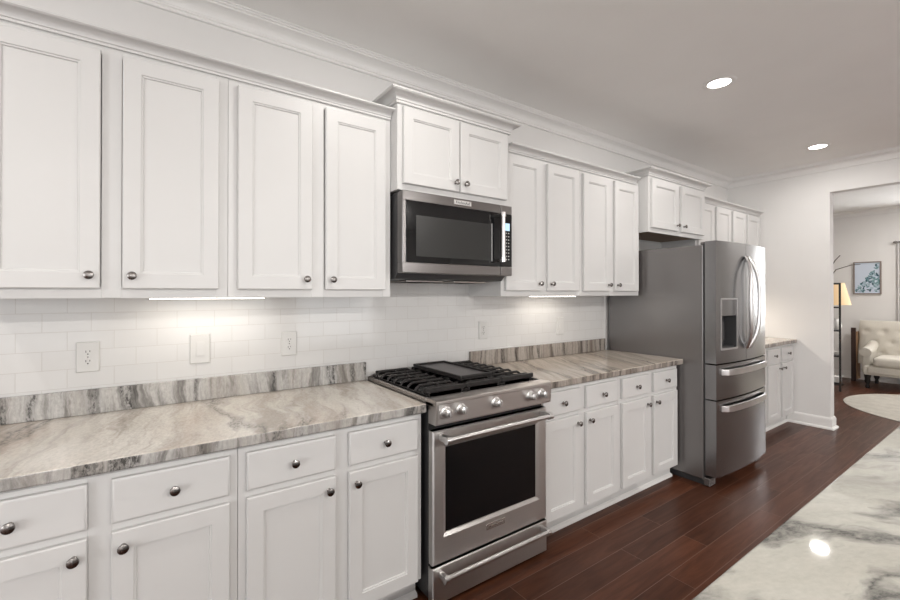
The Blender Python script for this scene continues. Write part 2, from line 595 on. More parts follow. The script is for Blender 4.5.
def text_obj(name, body, size, mat, parent, loc, rot=(math.pi / 2, 0, 0), extrude=0.0006):
    cu = bpy.data.curves.new(name, 'FONT')
    cu.body = body
    cu.size = size
    cu.align_x = 'CENTER'
    cu.align_y = 'CENTER'
    cu.extrude = extrude
    t = bpy.data.objects.new(name, cu)
    C.objects.link(t)
    dg = bpy.context.evaluated_depsgraph_get()
    dg.update()
    me = bpy.data.meshes.new_from_object(t.evaluated_get(dg))
    C.objects.unlink(t)
    bpy.data.objects.remove(t)
    me.materials.clear()
    me.materials.append(mat)
    o = bpy.data.objects.new(name, me)
    C.objects.link(o)
    o.location = loc
    o.rotation_euler = rot
    o.parent = parent
    return o


# ------------------------------------------------------------------ room shell
X0, XE, XL = -4.5, 4.84, 8.70         # left wall, end wall, far living room wall
YF, YL = -6.5, -5.0                   # front wall, living side wall
JAMB, HEAD = -0.93, 2.467
OPEN_END = -3.9

struct('floor', MB().box(X0 - .1, XL + .1, YF - .1, 1.3, -0.05, 0.0), M['floor'])
struct('ceiling', MB().box(X0 - .1, XL + .1, YF - .1, 1.3, CEIL, CEIL + 0.05), M['ceiling'])
struct('wall_back', MB().box(X0, XE + .12, 0.0, 0.12, 0, CEIL), M['wall'])
w = MB()
w.box(XE, XE + .12, JAMB, 0.0, 0, CEIL)
w.box(XE, XE + .12, OPEN_END, JAMB, HEAD, CEIL)
w.box(XE, XE + .12, YF, OPEN_END, 0, CEIL)
bmesh.ops.remove_doubles(w.bm, verts=w.bm.verts, dist=1e-5)
struct('wall_end', w, M['wall'])


def wall_with_holes_x(name, y0, y1, xa, xb, holes, mat, z0=0.45, z1=2.25):
    m = MB()
    x = xa
    for a, b in holes:
        m.box(x, a, y0, y1, 0, CEIL)
        m.box(a, b, y0, y1, 0, z0)
        m.box(a, b, y0, y1, z1, CEIL)
        x = b
    m.box(x, xb, y0, y1, 0, CEIL)
    return struct(name, m, mat)


wall_with_holes_x('wall_front', YF - .12, YF, X0, XE + .12, W_FRONT, M['wall'])
m = MB()
m.box(X0 - .12, X0, YF, -4.3, 0, CEIL)
m.box(X0 - .12, X0, -2.1, 0.12, 0, CEIL)
m.box(X0 - .12, X0, -4.3, -2.1, 0, 0.45)
m.box(X0 - .12, X0, -4.3, -2.1, 2.25, CEIL)
struct('wall_left', m, M['wall'])
m = MB()
m.box(XL, XL + .12, -1.25, 1.3, 0, CEIL)
m.box(XL, XL + .12, -1.95, -1.25, 0, 0.3)
m.box(XL, XL + .12, -1.95, -1.25, 2.3, CEIL)
m.box(XL, XL + .12, YL, -1.95, 0, CEIL)
struct('wall_right', m, M['wall_grey'])
struct('wall_living_back', MB().box(XE + .12, XL + .12, 1.2, 1.32, 0, CEIL), M['wall_grey'])
struct('wall_living_corner', MB().box(XE, XE + .12, 0.12, 1.2, 0, CEIL), M['wall_grey'])
struct('wall_living_front', MB().box(XE + .12, XL + .12, YL - .12, YL, 0, CEIL), M['wall_grey'])


def window_frame(name, horizontal, a, b, fixed, z0, z1, nx, nz):
    """frame with glazing bars filling an opening of the shell"""
    m = MB()
    t = 0.05

    def bar(u0, u1, za, zb):
        if horizontal:
            m.box(u0, u1, fixed - .03, fixed + .03, za, zb)
        else:
            m.box(fixed - .03, fixed + .03, u0, u1, za, zb)
    bar(a, a + t, z0, z1)
    bar(b - t, b, z0, z1)
    bar(a + t, b - t, z0, z0 + t)
    bar(a + t, b - t, z1 - t, z1)
    for k in range(1, nx):
        u = a + (b - a) * k / nx
        bar(u - .012, u + .012, z0 + t, z1 - t)
    for k in range(1, nz):
        z = z0 + (z1 - z0) * k / nz
        bar(a + t, b - t, z - .012, z + .012)
    return struct(name, m, M['trim'])


for i, (a, b) in enumerate(W_FRONT):
    window_frame('window_%d' % (i + 1), True, a, b, YF - .06, 0.45, 2.25, 2, 2)
window_frame('window_4', False, -4.3, -2.1, X0 - .06, 0.45, 2.25, 2, 2)
window_frame('window_5', False, -1.95, -1.25, XL + .06, 0.3, 2.3, 2, 3)

# crown moulding and baseboards
CR = [(0, CEIL), (0, CEIL - .084), (.013, CEIL - .084), (.015, CEIL - .080), (.013, CEIL - .070), (.018, CEIL - .067), (.018, CEIL - .060)]
for k in range(8):                          # concave cove between two beads
    a = math.pi / 2 * k / 7
    CR.append((.020 + .052 * (1 - math.cos(a)), CEIL - .058 + .036 * math.sin(a)))
CR += [(.076, CEIL - .022), (.080, CEIL - .015), (.088, CEIL - .014), (.090, CEIL - .010), (.090, CEIL - .0065), (.098, CEIL - .006), (.098, CEIL)]
struct('trim_1', MB().sweep([(X0, 0.0), (XE, 0.0), (XE, YF), (X0, YF), (X0, 0.0)], CR), M['trim'])
struct('trim_2', MB().sweep([(XE + .12, 1.2), (XL, 1.2), (XL, YL), (XE + .12, YL)], CR), M['trim'])
BB = [(0, 0), (.030, 0), (.030, .012), (.022, .022), (.014, .024), (.014, .100), (.009, .112), (.004, .122), (0, .122)]
struct('baseboard_end', MB().sweep([(XE, -0.575), (XE, JAMB), (XE + .12, JAMB), (XE + .12, 0.12), (XE + .12, 1.2), (XL, 1.2), (XL, YL)], BB), M['trim'])

# tiled backsplash on the back wall
TY = 0.008
t = MB()
t.box(-1.60, -0.008, -TY, -0.0005, 0.915, 1.393)
t.box(-0.008, 0.770, -TY, -0.0005, 0.60, 1.49)
t.box(0.770, 2.305, -TY, -0.0005, 0.915, 1.393)
t.box(3.29, XE - .001, -TY, -0.0005, 0.915, 1.393)
bmesh.ops.remove_doubles(t.bm, verts=t.bm.verts, dist=1e-5)
struct('wall_backsplash', t, M['tile'])

# ------------------------------------------------------------------ cabinets
DT = 0.020          # door thickness
REV, GAP = 0.028, 0.058


def door_mesh(w, h):
    t = DT
    return MB().rings_rect(w, h, [(0, 0), (0, -t + .003), (.003, -t), (.056, -t), (.0575, -t + .0035), (.0625, -t + .0045), (.0645, -t + .0095)])


def drawer_mesh(w, h):
    t = DT
    return MB().rings_rect(w, h, [(0, 0), (0, -t + .005), (.004, -t + .002), (.009, -t)])


KNOB = [(0.0085, 0.0), (0.0085, 0.002), (0.0055, 0.004), (0.005, 0.013), (0.009, 0.016), (0.0145, 0.019), (0.0155, 0.022), (0.0145, 0.0255), (0.009, 0.028), (0.0, 0.029)]
_knob = None


def knob(parent, x, z, name='knob'):
    """all knobs share one mesh"""
    global _knob
    if _knob is None:
        o = MB().lathe(KNOB, axis=(0, -1, 0), seg=20).build(name, M['nickel'], parent, (x, -DT, z))
        _knob = o
    else:
        o = _knob.copy()
        o.name = name
        C.objects.link(o)
        o.parent = parent
        o.location = (x, -DT, z)
    return o


def doors(t, w, yface, z0, z1, knob_low, rev=REV, gap=GAP):
    dw = (w - 2 * rev - gap) / 2
    for k in range(2):
        x = rev + k * (dw + gap)
        d = door_mesh(dw, z1 - z0).build('door', M['cab'], t, (x, yface - .001, z0))
        kx = dw - .030 if k == 0 else .030
        kz = .047 if knob_low else (z1 - z0) - .047
        knob(d, kx, kz)


BASE_GROUP = 'white base cabinets along the back wall'
UPPER_GROUP = 'white wall cabinets along the back wall'


def base_cabinet(x0, w, label):
    t = thing('base_cabinet', label, 'cabinet', (x0, 0, 0), BASE_GROUP)
    yf = -0.617
    b = MB()
    b.box(.0008, w - .0008, -.598, -.004, .105, .872)
    b.build('body', M['cab'], t)
    f = MB()                                               # face frame: stiles and rails
    for a, c in ((.0008, .045), (w / 2 - .03, w / 2 + .03), (w - .045, w - .0008)):
        f.box(a, c, yf, -.5985, .105, .872, .001)
    for za, zb in ((.105, .14), (.672, .716), (.838, .872)):
        f.box(.045, w / 2 - .03, yf + .0005, -.5985, za, zb)
        f.box(w / 2 + .03, w - .045, yf + .0005, -.5985, za, zb)
    f.build('face_frame', M['cab'], t)
    k = MB()
    k.box(.0008, w - .0008, -.566, -.05, .0, .1045)
    k.build('toe_kick', M['cab'], t)
    s = MB().prism_x([(-.5665, 0.0), (-.5845, 0.0), (-.5845, .010), (-.580, .018), (-.5665, .024)], .0008, w - .0008)
    s.build('shoe_moulding', M['trim'], t)
    doors(t, w, yf, .112, .680, False)
    dw = (w - 2 * REV - GAP) / 2
    for j in range(2):
        x = REV + j * (dw + GAP)
        d = drawer_mesh(dw, .136).build('drawer', M['cab'], t, (x, yf - .001, .706))
        knob(d, dw / 2, .068)
    return t


def wall_cabinet(x0, w, depth, z0, z1, dz0, dz1, label, raw_under=False, gap=GAP, rev=REV):
    t = thing('wall_cabinet', label, 'cabinet', (x0, 0, z0), UPPER_GROUP)
    h = z1 - z0
    b = MB()
    fy = -depth
    b.box(.0006, .0185, fy + .020, -.001, 0, h)
    b.box(w - .0185, w - .0006, fy + .020, -.001, 0, h)
    b.box(.0185, w - .0185, fy + .020, -.012, h - .02, h)
    b.box(.0185, w - .0185, -.012, -.001, 0, h)
    b.build('body', M['cab'], t)
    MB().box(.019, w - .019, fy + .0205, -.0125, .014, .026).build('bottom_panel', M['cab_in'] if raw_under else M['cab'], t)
    f = MB()
    for a, c in ((.0006, .045), (w / 2 - .03, w / 2 + .03), (w - .045, w - .0006)):
        f.box(a, c, fy, fy + .0195, 0, h, .001)
    za, zb = dz0 - z0 + .008, dz1 - z0 - .008
    for a, c in ((.045, w / 2 - .03), (w / 2 + .03, w - .045)):
        f.box(a, c, fy + .0005, fy + .0195, 0, za)
        f.box(a, c, fy + .0005, fy + .0195, zb, h)
    f.build('face_frame', M['cab'], t)
    doors(t, w, fy, dz0 - z0, dz1 - z0, True, rev, gap)
    return t


UD = 0.320
base_cabinet(-1.560, .775, 'white base cabinet at the left edge, farthest from the gas range')
base_cabinet(-0.785, .777, 'white base cabinet directly left of the stainless gas range')
base_cabinet(0.770, .774, 'white base cabinet directly right of the stainless gas range')
base_cabinet(1.544, .774, 'white base cabinet touching the left side of the refrigerator')
base_cabinet(3.295, .772, 'white base cabinet right behind the refrigerator, mostly hidden by it')
base_cabinet(4.067, .772, 'white base cabinet in the corner between refrigerator and doorway wall')

wall_cabinet(-1.551, .775, UD, 1.395, 2.320, 1.430, 2.287, 'tall white wall cabinet at the upper left edge above the double outlet', rev=.036, gap=.064)
wall_cabinet(-0.776, .768, UD, 1.395, 2.320, 1.430, 2.287, 'tall white wall cabinet directly left of the microwave', rev=.036, gap=.064)
wall_cabinet(0.770, .774, UD, 1.395, 2.320, 1.430, 2.287, 'tall white wall cabinet directly right of the microwave')
wall_cabinet(1.544, .768, UD, 1.395, 2.320, 1.430, 2.287, 'tall white wall cabinet just left of the cabinet over the refrigerator')
wall_cabinet(-0.007, .776, .390, 1.940, 2.405, 1.972, 2.364, 'short raised white cabinet above the microwave', gap=.010)
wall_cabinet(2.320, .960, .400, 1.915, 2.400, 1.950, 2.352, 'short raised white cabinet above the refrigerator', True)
wall_cabinet(3.295, .772, UD, 1.395, 2.320, 1.430, 2.287, 'white wall cabinet seen above the refrigerator top')
wall_cabinet(4.067, .772, UD, 1.395, 2.320, 1.430, 2.287, 'white wall cabinet meeting the end wall in the far corner')


def cornice(path, z0, label, h=.046, out=.050):
    p = [(0.0015, z0), (.009, z0), (.010, z0 + .12 * h), (.008, z0 + .20 * h), (.013, z0 + .24 * h), (.013, z0 + .32 * h)]
    for k in range(7):                      # concave cove
        a = math.pi / 2 * k / 6
        p.append((.014 + (out - .024) * (1 - math.cos(a)), z0 + (.36 + .40 * math.sin(a)) * h))
    p += [(out - .005, z0 + .78 * h), (out - .003, z0 + .84 * h), (out, z0 + .87 * h), (out, z0 + h), (0.0015, z0 + h)]
    o = MB().sweep(path, p).build('cabinet_cornice', M['cab'])
    return tag(o, label, 'moulding', 'white cornices on top of the wall cabinets')


yu = -UD
cornice([(-1.551, yu), (-0.009, yu)], 2.310, 'long white cornice on the tall cabinets left of the microwave')
cornice([(-0.007, -.001), (-0.007, -.390), (.769, -.390), (.769, -.001)], 2.378, 'raised white cornice wrapping the cabinet above the microwave', .058, .056)
cornice([(.821, yu), (2.267, yu)], 2.306, 'white cornice on the tall cabinets between microwave and refrigerator')
cornice([(2.320, -.001), (2.320, -.400), (3.280, -.400), (3.280, -.001)], 2.372, 'raised white cornice wrapping the cabinet above the refrigerator', .054, .054)
cornice([(3.334, yu), (XE - .002, yu)], 2.303, 'short white cornice on the far corner cabinets by the end wall')

# ------------------------------------------------------------------ countertops
TOP = 0.914


def countertop(label, x0, x1, mat_top, mat_edge, splash=True, sx0=None, sx1=None):
    t = thing('countertop', label, 'countertop', (x0, 0, 0), 'stone worktops along the back wall')
    w = x1 - x0
    b = MB().box(0, w, -.660, -TY - .001, .874, TOP, .006, 3)
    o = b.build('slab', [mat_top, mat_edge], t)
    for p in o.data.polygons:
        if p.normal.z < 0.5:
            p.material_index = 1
    if splash:
        a = 0 if sx0 is None else sx0 - x0
        c = w if sx1 is None else sx1 - x0
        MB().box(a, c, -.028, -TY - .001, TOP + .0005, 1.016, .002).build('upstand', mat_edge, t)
    return t


countertop('long cream and brown veined stone countertop left of the range', -1.575, -.006, M['granite'], M['granite_edge'])
countertop('brown streaked stone countertop between range and refrigerator', .769, 2.335, M['granite_right'], M['granite_right_edge'], sx1=2.300)
countertop('short stone countertop in the far corner behind the refrigerator', 3.285, XE - .002, M['granite_right'], M['granite_right_edge'])

# island in the foreground
isl = thing('kitchen_island', 'large island with pale marbled stone top in the lower right foreground', 'island', (-1.5, -3.05, 0))
MB().box(.04, 2.78, .04, .84, .10, .873, .002).build('body', M['cab'], isl)
MB().box(.07, 2.75, .07, .78, 0, .0995).build('toe_kick', M['cab'], isl)
for k in range(6):
    p = MB().rings_rect(.42, .66, [(0, 0), (0, -DT + .003), (.003, -DT), (.056, -DT), (.0645, -DT + .0095)])
    bmesh.ops.rotate(p.bm, verts=p.bm.verts, cent=(0, 0, 0), matrix=Matrix.Rotation(math.pi, 3, 'Z'))
    p.build('panel', M['cab'], isl, (.50 + k * .447, .8405, .16))
MB().box(0, 2.83, 0, 1.14, .874, TOP, .006, 3).build('slab', M['granite_island'], isl)

# ------------------------------------------------------------------ gas range
rg = thing('gas_range', 'stainless slide-in gas range with black grates between the counters', 'stove', (0.003, 0, 0))
RW = .757
b = MB()
b.box(.004, RW - .004, -.655, -.030, .03, .905)
b.box(.03, RW - .03, -.62, -.10, .0, .03)
b.build('body', M['black'], rg)
# cooktop: pan with raised rim
c = MB()
c.box(0, RW, -.700, -.030, .9055, .922, .002)
c.box(0, .016, -.640, -.030, .922, .936, .003)
c.box(RW - .016, RW, -.640, -.030, .922, .936, .003)
c.box(.016, RW - .016, -.046, -.030, .922, .940, .003)
c.prism_x([(-.716, .826), (-.722, .920), (-.720, .932), (-.708, .938), (-.645, .936), (-.640, .922), (-.640, .904), (-.660, .904), (-.660, .826)], 0, RW)
o = c.build('cooktop', M['steel_dark'], rg)
# control panel face
MB().prism_x([(-.7165, .832), (-.7225, .918), (-.7245, .918), (-.7185, .832)], .012, RW - .012).build('control_panel', M['steel'], rg)
for k, x in enumerate((.052, .138, .352, .592, .676)):
    ax = Vector((0, -1, .07)).normalized()
    kp = Vector((x, -.7215, .882))
    kb = MB().lathe([(.027, 0), (.027, .004), (.024, .007), (.019, .008), (.0185, .026), (.017, .034), (.011, .037), (0, .0375)], kp, ax, 28)
    kb.box(x - .005, x + .005, -.7645, -.752, .867, .900, .002)
    ko = kb.build('knob', M['handle'], rg)
    # small bezel plate
    MB().lathe([(.031, 0), (.031, .0015), (.028, .003)], kp - ax * .001, ax, 28).build('bezel', M['steel'], ko)
# burners
for x, y, r in ((.135, -.185, .038), (.135, -.470, .048), (.378, -.33, .055), (.622, -.185, .042), (.622, -.470, .050)):
    bn = MB().lathe([(r + .022, 0), (r + .020, .006), (r + .004, .008), (r, .016), (r - .004, .016), (r - .006, .022), (0, .024)], (x, y, .9225), seg=28)
    bn.build('burner', M['black'], rg)
# grates


def grate(xa, xb):
    g = MB()
    zt, t = .968, .006
    y0, y1 = -.612, -.062
    g.box(xa + .001, xb - .001, y0, y0 + .015, zt - .024, zt, .003)
    g.box(xa + .014, xb - .014, y1 - .014, y1, zt - .022, zt, .003)
    xm = (xa + xb) / 2
    g.box(xm - .005, xm + .005, y0 + .014, y1 - .014, zt - .016, zt - .003, .002)
    n = 8
    for k in range(n):
        y = y0 + .03 + (y1 - y0 - .06) * k / (n - 1)
        pts = [(xa + .002, y, zt - .030), (xa + .010, y, zt - .016), (xa + .030, y, zt - .005), (xm, y, zt - .005), (xb - .030, y, zt - .005), (xb - .010, y, zt - .016), (xb - .002, y, zt - .030)]
        g.tube(pts, .0068, 6)
    for x in (xa + .006, xb - .006):
        g.box(x - .005, x + .005, y0, y1, zt - .040, zt - .028, .002)
    for x in (xa + .02, xb - .02):
        for y in (y0 + .007, y1 - .007):
            g.cyl((x, y, .9225), (x, y, zt - .01), .007, 10)
    return g.build('grate', M['iron'], rg)


grate(.018, .2575)
grate(.2585, .4985)
grate(.4995, .739)
# griddle plate on the middle grate
gp = MB()
gp.box(.262, .494, -.560, -.100, .970, .978, .003)
gp.box(.262, .276, -.560, -.100, .978, .992, .003)
gp.box(.480, .494, -.560, -.100, .978, .992, .003)
gp.box(.276, .480, -.114, -.100, .978, .992, .003)
gp.box(.276, .480, -.560, -.546, .978, .992, .003)
gr = gp.build('griddle', M['iron'], rg)
MB().box(.277, .479, -.545, -.115, .9782, .9815).build('plate', simple('seasoned_griddle', (0.075, 0.068, 0.07), .42), gr)

# oven door
od = MB()
YD = -.692
x0_, x1_ = .004, RW - .004
od.rings_xz([(x0_, x1_, .190, .792, -.657), (x0_, x1_, .190, .792, YD + .006), (x0_ + .006, x1_ - .006, .196, .786, YD),
             (.060, RW - .060, .305, .722, YD), (.072, RW - .072, .316, .714, YD + .008), (.080, RW - .080, .322, .710, YD + .012)])
d = od.build('oven_door', M['steel'], rg)
MB().box(.0805, RW - .0805, YD + .0108, YD + .0118, .3225, .7095, .0).build('window', M['glass_black'], d)


def bar_handle(parent, xa, xb, z, ypanel, stand, r, caps, name='handle'):
    h = MB()
    y = ypanel - stand
    h.cyl((xa + .012, y, z), (xb - .012, y, z), r, 20)
    ho = h.build(name, M['handle'], parent)
    for x in (xa, xb):
        e = MB()
        e.cyl((x - .013, y, z), (x + .013, y, z), r + .005, 20)
        e.box(x - .012, x + .012, y, ypanel, z - r - .002, z + r + .002, .003)
        e.build('bracket', M['handle'], ho)
        if caps:
            s = -1 if x == xa else 1
            MB().cyl((x + .0125, y, z), (x + .0145, y, z), r * .75, 16).build('medallion', M['red'], ho)
    return ho


bar_handle(d, .045, RW - .045, .764, YD, .058, .0125, True)
bd = MB().box(.318, .440, YD - .003, YD + .001, .258, .286, .001).build('badge', M['chrome'], d)
MB().box(.322, .436, YD - .0042, YD - .0028, .262, .282, .0004).build('plate', M['steel_dark'], bd)
text_obj('lettering', 'KitchenAid', .0195, M['chrome'], bd, (.379, YD - .0046, .272))
# storage drawer
dr = MB().rings_rect(RW - .004, .166, [(0, -.657), (0, YD + .004), (.004, YD)], .002, .012).build('drawer', M['steel'], rg)
bar_handle(dr, .045, RW - .045, .146, YD, .045, .011, False)
for x in (.06, RW - .06):
    MB().cyl((x, -.60, 0), (x, -.60, .03), .015, 12).build('foot', M['black'], rg)

# ------------------------------------------------------------------ microwave
mw = thing('microwave', 'stainless over-the-range microwave hung between the wall cabinets', 'microwave', (.003, 0, 1.478))
MWW = .757
YM = -.428
b = MB()
b.prism_x([(-.010, .002), (-.340, .010), (-.372, .040), (-.372, .452), (-.010, .452)], .004, MWW - .004)
b.build('body', M['plastic_dark'], mw)
v = MB()
v.box(.10, .34, -.30, -.08, -.004, .006, .002)
v.box(.42, .66, -.30, -.08, -.004, .006, .002)
v.build('vent_filter', M['steel_dark'], mw)
# door with steel top and bottom rails, right end is the control panel
ZB, ZT, GB, GT = .038, .455, .092, .404
dm = MB()
dm.box(0, .664, YM, -.373, ZB, GB, .005, 2)
dm.box(0, .664, YM, -.373, GT, ZT, .005, 2)
dm.box(0, .022, YM, -.373, GB - .004, GT + .004, .004)
d = dm.build('door', M['steel_mw'], mw)
MB().box(.0225, .664, YM + .002, -.374, GB + .0005, GT - .0005, .001).build('glass', M['glass_black'], d)
MB().box(.080, .592, YM + .0008, YM + .0019, .124, .334).build('window', M['window_mesh'], d)
MB().box(.5945, .5985, YM + .0004, YM + .0019, .120, .338).build('window_edge', M['legend'], d)
hd = MB()
hd.cyl((.641, YM - .045, .125), (.641, YM - .045, .392), .0125, 18)
hd = hd.build('handle', M['handle'], d)
for z in (.128, .388):
    e = MB()
    e.cyl((.641, YM - .045, z - .013), (.641, YM - .045, z + .013), .016, 18)
    e.box(.631, .651, YM - .045, YM + .002, z - .009, z + .009, .003)
    e.build('bracket', M['chrome'], hd)
cp = MB()
cp.box(.666, MWW, YM, -.373, ZB, GB, .005, 2)
cp.box(.666, MWW, YM, -.373, GT, ZT, .005, 2)
cp = cp.build('control_panel', M['steel_mw'], mw)
MB().box(.666, MWW, YM + .002, -.374, GB + .0005, GT - .0005, .001).build('keypad', M['glass_black'], cp)
MB().box(.688, .738, YM + .0008, YM + .0018, .306, .350).build('display', M['display'], cp)
for r_ in range(9):
    for c_ in range(3):
        x, z = .690 + c_ * .018, .288 - r_ * .0195
        MB().box(x, x + .008, YM + .0012, YM + .0018, z, z + .006).build('button', M['legend'], cp)
bd = MB().box(.318, .440, YM - .004, YM + .001, .416, .444, .001).build('badge', M['chrome'], d)
MB().box(.3215, .4365, YM - .005, YM - .0038, .4195, .4405, .0004).build('plate', M['badge_face'], bd)
text_obj('lettering', 'KitchenAid', .0215, M['text'], bd, (.379, YM - .0054, .430))

# ------------------------------------------------------------------ refrigerator
FX0, FX1 = 2.345, 3.262
fr = thing('refrigerator', 'tall stainless french-door refrigerator with dark dispenser at the end of the counter', 'refrigerator', (FX0, 0, 0))
FW = FX1 - FX0
cb = MB()
cb.box(0, FW, -.790, -.030, .045, 1.770, .004)
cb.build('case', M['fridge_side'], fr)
MB().box(.006, FW - .006, -.803, -.7905, .07, 1.782).build('gasket', M['rubber'], fr)
MB().box(.02, FW - .02, -.785, -.05, .0, .0445).build('base_grille', M['plastic_dark'], fr)
for x in (.0, FW - .09):
    MB().box(x, x + .09, -.835, -.7905, .004, .060, .004).build('foot', M['fridge_side'], fr)
for x in (.008, FW - .075):
    MB().box(x, x + .067, -.846, -.770, 1.7705, 1.793, .004).build('hinge_cover', M['fridge_side'], fr)


def arc(x):
    u = (x - FW / 2) / (FW / 2)
    return -.876 - .028 * (1 - u * u)


def curved_door(name, xa, xb, z0, z1, hole=None, yb=-.804, n=14):
    """slab with a bowed front; hole = (x0,x1,z0,z1,depth) is a recess let into the front"""
    m = MB()
    xs = sorted(set([xa + (xb - xa) * k / n for k in range(n + 1)] + ([hole[0], hole[1]] if hole else [])))
    zs = sorted(set([z0, z1] + ([hole[2], hole[3]] if hole else [])))
    bm = m.bm
    g = {}
    for i, x in enumerate(xs):
        for j, z in enumerate(zs):
            g[i, j] = bm.verts.new((x, arc(x), z))
    bk = {}
    for i, x in enumerate(xs):
        for j, z in enumerate(zs):
            if j in (0, len(zs) - 1) or i in (0, len(xs) - 1):
                bk[i, j] = bm.verts.new((x, yb, z))
    NX, NZ = len(xs) - 1, len(zs) - 1
    hid = set()
    for i in range(NX):
        for j in range(NZ):
            if hole and hole[0] - 1e-6 <= xs[i] and xs[i + 1] <= hole[1] + 1e-6 and hole[2] - 1e-6 <= zs[j] and zs[j + 1] <= hole[3] + 1e-6:
                hid.add((i, j))
                continue
            bm.faces.new((g[i, j], g[i + 1, j], g[i + 1, j + 1], g[i, j + 1]))
    for i in range(NX):
        bm.faces.new((g[i, 0], bk[i, 0], bk[i + 1, 0], g[i + 1, 0]))
        bm.faces.new((g[i, NZ], g[i + 1, NZ], bk[i + 1, NZ], bk[i, NZ]))
    for j in range(NZ):
        bm.faces.new((g[0, j], g[0, j + 1], bk[0, j + 1], bk[0, j]))
        bm.faces.new((g[NX, j], bk[NX, j], bk[NX, j + 1], g[NX, j + 1]))
    ring = [bk[i, 0] for i in range(NX + 1)] + [bk[NX, j] for j in range(1, NZ)] + [bk[i, NZ] for i in range(NX, -1, -1)] + [bk[0, j] for j in range(NZ - 1, 0, -1)]
    bm.faces.new(list(reversed(ring)))
    return m.build(name, M['steel_v'], fr, smooth=30)


ZS1, ZS2, ZBOT, ZTOP = .897, .636, .082, 1.795
G = .005
HX0, HX1, HZ0, HZ1 = .062, .298, 1.005, 1.372
MID = .448
ld = curved_door('door', .002, MID - .002, ZS1 + G, ZTOP, (HX0, HX1, HZ0, HZ1))
rd = curved_door('door', MID + .003, FW - .002, ZS1 + G, ZTOP)
md = curved_door('drawer', .002, FW - .002, ZS2 + G, ZS1 - G)
fd = curved_door('drawer', .002, FW - .002, ZBOT, ZS2 - G)
# dispenser set into the left door
dp = MB()
ya = (arc(HX0) + arc(HX1)) / 2
dp.box(HX0, HX1, -.815, -.806, HZ0, HZ1)
dp.box(HX0 + .0005, HX0 + .008, arc(HX0) + .002, -.815, HZ0, HZ1)
dp.box(HX1 - .008, HX1 - .0005, arc(HX1) + .002, -.815, HZ0, HZ1)
dp.box(HX0 + .008, HX1 - .008, arc(HX0) + .004, -.815, HZ0 + .0005, HZ0 + .014)
dp = dp.build('dispenser', M['plastic_dark'], ld)
pf = MB()
for (x0_, x1_, za, zb) in ((HX0 - .004, HX0 + .010, HZ0 - .004, HZ1 + .004), (HX1 - .010, HX1 + .004, HZ0 - .004, HZ1 + .004)):
    pf.prism([(x0_, arc(x0_) + .004), (x0_, arc(x0_) - .003), (x1_, arc(x1_) - .003), (x1_, arc(x1_) + .004)], za, zb)
for za, zb in ((HZ1 - .006, HZ1 + .006), (HZ0 - .008, HZ0 + .006)):
    xs = [HX0 + (HX1 - HX0) * k / 6 for k in range(7)]
    pf.prism([(x, arc(x) + .004) for x in xs] + [(x, arc(x) - .003) for x in reversed(xs)], za, zb)
pf.build('bezel', M['bezel'], dp)
xs = [HX0 + .010 + (HX1 - HX0 - .020) * k / 6 for k in range(7)]
pc = MB()
pc.prism([(x, arc(x) + .030) for x in xs] + [(x, arc(x) + .001) for x in reversed(xs)], 1.248, HZ1 - .006)
pc.build('control_face', M['steel_v'], dp)
MB().box(.15, .21, -.850, -.816, 1.06, 1.20, .006).build('paddle', M['plastic_dark'], dp)
# bowed door handles
for s, par in ((-1, ld), (1, rd)):
    pts = []
    xc = MID + s * .020
    for k in range(21):
        u = -1 + 2 * k / 20
        z = 1.345 + u * .350
        bow = 1 - u * u
        x = xc + s * .062 * bow
        pts.append((x, arc(xc) - .010 - .050 * (1 - u ** 4), z))
    MB().tube(pts, .0165, 12, .75, up=(0, 1, 0)).build('handle', M['handle'], par)
for par, z in ((md, ZS1 - .060), (fd, ZS2 - .064)):
    outer, inner = [], []
    for k in range(33):
        u = -1 + 2 * k / 32
        x = FW / 2 + u * (FW / 2 - .070)
        e = max(0, abs(u) - .90) / .10
        so = .034 * (1 - e * e)
        outer.append((x, arc(x) - so - .001))
        inner.append((x, arc(x) - max(so - .013, 0) + .001))
    MB().prism(outer + list(reversed(inner)), z - .022, z + .022, .004).build('handle', M['handle'], par)

# ------------------------------------------------------------------ outlets and switches


def plate(t, w, h):
    return MB().rings_rect(w, h, [(0, 0), (0, -.003), (.004, -.0065)], -w / 2, -h / 2).build('plate', M['plastic_white'], t)


def outlet(x, z, label):
    t = thing('power_outlet', label, 'outlet', (x, -TY - .0005, z), 'white power outlets on the tiled wall')
    plate(t, .078, .125)
    for s in (-1, 1):
        f = MB()
        f.prism([(.017 * math.cos(a) if abs(math.cos(a)) > .01 else 0, .0145 * math.sin(a)) for a in [2 * math.pi * k / 20 for k in range(20)]], 0, .0025)
        bmesh.ops.rotate(f.bm, verts=f.bm.verts, cent=(0, 0, 0), matrix=Matrix.Rotation(math.pi / 2, 3, 'X'))
        so = f.build('socket', M['plastic_white'], t, (0, -.0065, s * .0195))
        sl = MB()
        sl.box(-.0075, -.0052, -.0030, -.0024, -.001, .008)
        sl.box(.0052, .0075, -.0030, -.0024, .001, .008)
        sl.cyl((0, -.0030, -.007), (0, -.0024, -.007), .0028, 10)
        sl.build('slots', M['slot'], so)
    MB().cyl((0, -.0075, 0), (0, -.0064, 0), .003, 10).build('screw', M['nickel'], t)
    return t


def rocker(x, z, label):
    t = thing('light_switch', label, 'switch', (x, -TY - .0005, z), 'white light switches on the tiled wall')
    plate(t, .085, .137)
    MB().rings_rect(.036, .070, [(0, -.0060), (0, -.0072), (.002, -.0078)], -.018, -.035).build('surround', M['plastic_white'], t)
    MB().prism_x([(-.0078, -.030), (-.0115, -.030), (-.0090, .030), (-.0078, .030)], -.014, .014).build('paddle', M['plastic_white'], t)
    return t


